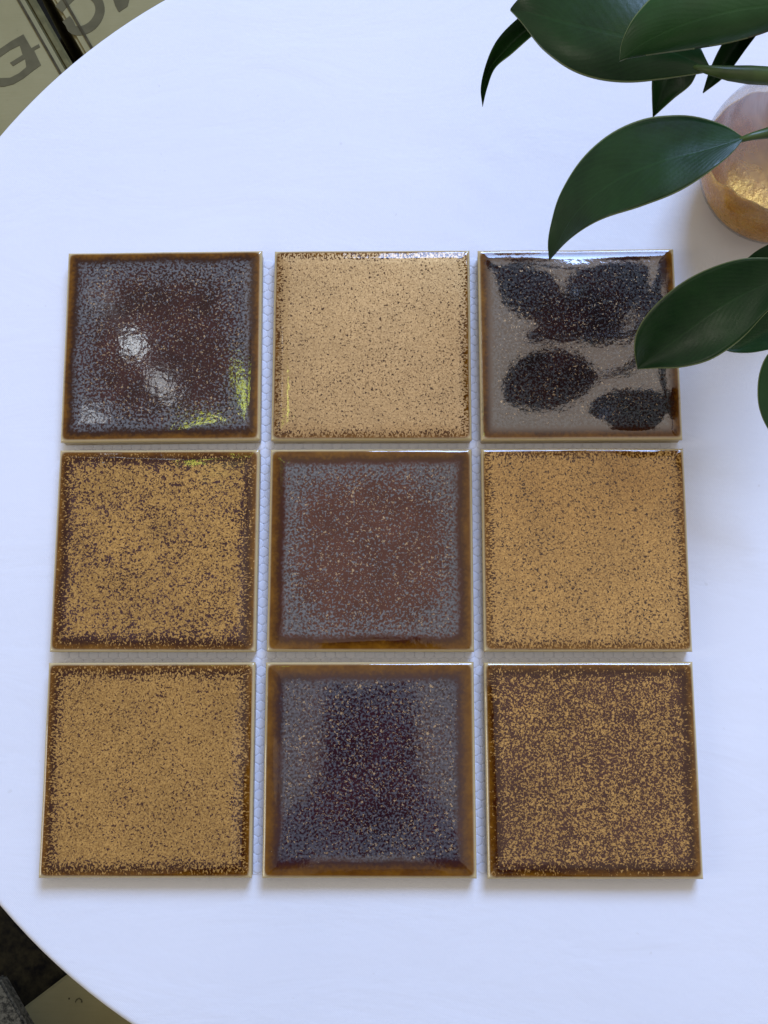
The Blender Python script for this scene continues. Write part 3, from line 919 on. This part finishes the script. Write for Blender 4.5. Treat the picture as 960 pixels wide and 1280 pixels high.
# ------------------------------------------------------------------ the photographer, mirrored in the violet tile
def phone():
    root = empty('phone', CAM_LOC)
    root.rotation_euler = CAM_ROT
    tag(root, 'black phone held above the tiles, mirrored dark in the violet tile', 'phone')
    m_case = simple_mat('phone_case', (0.012, 0.012, 0.014), 0.5, 0.2, 80)
    m_scr = simple_mat('phone_screen', (0.01, 0.01, 0.012), 0.08, 0.1, 20)
    bm = box_bm(-0.0315, -0.056, 0.0090, 0.087, 0.162, 0.0100, 0, 0.0040, 3)
    bm_obj('phone_body', bm, m_case, root, smooth=False)
    bm = box_bm(-0.0315, -0.056, 0.0143, 0.079, 0.152, 0.0008, 0, 0.0003, 1)
    bm_obj('screen', bm, m_scr, root)
phone()

def person():
    V, E, RAD = [], [], []
    def v(p, r, par=None):
        V.append(tuple(p)); RAD.append(r)
        if par is not None: E.append((par, len(V) - 1))
        return len(V) - 1
    pel = v((0, -0.66, 0.20), 0.125)
    sp = v((0, -0.65, 0.36), 0.115, pel)
    ch = v((0, -0.62, 0.53), 0.130, sp)
    nb = v((0, -0.585, 0.635), 0.060, ch)
    nk = v((0, -0.555, 0.69), 0.050, nb)
    hb = v((0, -0.52, 0.75), 0.070, nk)
    hm = v((0, -0.50, 0.81), 0.082, hb)
    ht = v((0, -0.50, 0.87), 0.062, hm)
    fc = CAM_LOC.x - 0.0315
    for s_ in (-1, 1):
        sh = v((s_ * 0.175, -0.61, 0.575), 0.060, ch)
        ua = v((s_ * 0.215, -0.52, 0.46), 0.047, sh)
        el = v((s_ * 0.225, -0.43, 0.375), 0.040, ua)
        fa = v((s_ * 0.175, -0.335, 0.43), 0.036, el)
        wr = v((fc + s_ * 0.082, -0.245, 0.492), 0.025, fa)
        pm = v((fc + s_ * 0.070, -0.205, 0.508), 0.024, wr)
        kn = v((fc + s_ * 0.060, -0.170, 0.508), 0.020, pm)
        for k, (dy, ln) in enumerate(((0.0, 0.95), (-0.016, 1.0), (-0.031, 0.95), (-0.045, 0.8))):
            y0 = -0.158 + dy
            a = v((fc + s_ * 0.055, y0, 0.503 + 0.002 * k), 0.0090, kn if k < 2 else pm)
            b = v((fc + s_ * (0.055 - 0.020 * ln), y0 + 0.006, 0.500 + 0.002 * k - 0.004), 0.0084, a)
            v((fc + s_ * (0.055 - 0.038 * ln), y0 + 0.009, 0.504 + 0.002 * k - 0.004), 0.0072, b)
        t1 = v((fc + s_ * 0.058, -0.165, 0.532), 0.0105, pm)
        t2 = v((fc + s_ * 0.040, -0.138, 0.548), 0.0092, t1)
        v((fc + s_ * 0.022, -0.125, 0.551), 0.0080, t2)
        hp = v((s_ * 0.090, -0.66, 0.12), 0.095, pel)
        kn_ = v((s_ * 0.100, -0.645, -0.28), 0.060, hp)
        cf = v((s_ * 0.102, -0.67, -0.46), 0.055, kn_)
        an = v((s_ * 0.104, -0.68, -0.66), 0.036, cf)
        he = v((s_ * 0.106, -0.67, -0.715), 0.036, an)
        v((s_ * 0.118, -0.54, -0.722), 0.028, he)
    me = bpy.data.meshes.new('body')
    me.from_pydata(V, E, [])
    root = empty('person', (0, -0.66, Z_FLOOR))
    tag(root, 'person in dark clothes leaning over and holding the phone', 'person')
    o = bpy.data.objects.new('body', me)
    COL.objects.link(o)
    o.parent = root
    o.matrix_parent_inverse = Matrix.Translation(root.location).inverted()
    sk = o.modifiers.new('Skin', 'SKIN')
    for k, r in enumerate(RAD):
        sv = me.skin_vertices[0].data[k]
        sv.radius = (r, r)
        sv.use_root = (k == 0)
    sk.use_smooth_shade = True
    sb = o.modifiers.new('Subdivision', 'SUBSURF')
    sb.levels = sb.render_levels = 2
    t = NT('skin_and_clothes')
    p = t.obj()
    sep = t.n('ShaderNodeSeparateXYZ'); t.link(p, sep.inputs[0])
    hand = t.m('GREATER_THAN', sep.outputs[1], -0.265)
    head = t.m('GREATER_THAN', sep.outputs[2], 0.655)
    legs = t.m('LESS_THAN', sep.outputs[2], 0.16)
    n = t.noise(p, 40, 4, 0.6)
    cloth = t.mix(legs, (0.016, 0.018, 0.026), (0.022, 0.024, 0.03))
    cloth = t.mix(t.mr(n, 0.3, 0.7, 0, 0.4), cloth, (0.03, 0.032, 0.04))
    skin = t.mix(t.mr(n, 0.3, 0.7), (0.42, 0.24, 0.16), (0.50, 0.30, 0.21))
    me.materials.append(t.mat)
    t.pbsdf(Base_Color=t.mix(t.m('MAXIMUM', hand, head), cloth, skin), Roughness=0.6)
    # hair cap and face
    m_hair = simple_mat('hair', (0.012, 0.009, 0.007), 0.5, 0.4, 300)
    bm = bmesh.new()
    bmesh.ops.create_uvsphere(bm, u_segments=28, v_segments=18, radius=1.0)
    for w in list(bm.verts):
        if w.co.z < -0.25 + 0.75 * max(0.0, w.co.y):
            bm.verts.remove(w)
    for w in bm.verts:
        w.co = Vector((w.co.x * 0.090, w.co.y * 0.098 - 0.512, w.co.z * 0.098 + 0.835))
    h = bm_obj('hair', bm, m_hair, None, smooth=True)
    m_eye = simple_mat('eye', (0.02, 0.015, 0.012), 0.2, 0.1, 20)
    m_lip = simple_mat('lips', (0.32, 0.12, 0.10), 0.5, 0.1, 20)
    kids = [h]
    for s_ in (-1, 1):
        bm = bmesh.new(); bmesh.ops.create_uvsphere(bm, u_segments=14, v_segments=10, radius=0.011)
        bmesh.ops.translate(bm, vec=(s_ * 0.030, -0.430, 0.800), verts=bm.verts)
        kids.append(bm_obj('eye', bm, m_eye, None, smooth=True))
        bm = bmesh.new(); bmesh.ops.create_uvsphere(bm, u_segments=14, v_segments=10, radius=1.0)
        for w in bm.verts: w.co = Vector((w.co.x * 0.008 + s_ * 0.083, w.co.y * 0.016 - 0.508, w.co.z * 0.028 + 0.79))
        kids.append(bm_obj('ear', bm, t.mat, None, smooth=True))
    bm = bmesh.new(); bmesh.ops.create_cone(bm, segments=12, radius1=0.015, radius2=0.005, depth=0.045, cap_ends=True)
    bmesh.ops.rotate(bm, cent=(0, 0, 0), matrix=Matrix.Rotation(R(-25), 3, 'X'), verts=bm.verts)
    bmesh.ops.translate(bm, vec=(0, -0.424, 0.775), verts=bm.verts)
    kids.append(bm_obj('nose', bm, t.mat, None, smooth=True))
    bm = bmesh.new(); bmesh.ops.create_uvsphere(bm, u_segments=14, v_segments=8, radius=1.0)
    for w in bm.verts: w.co = Vector((w.co.x * 0.022, w.co.y * 0.010 - 0.447, w.co.z * 0.007 + 0.738))
    kids.append(bm_obj('mouth', bm, m_lip, None, smooth=True))
    adopt(root, kids)
person()
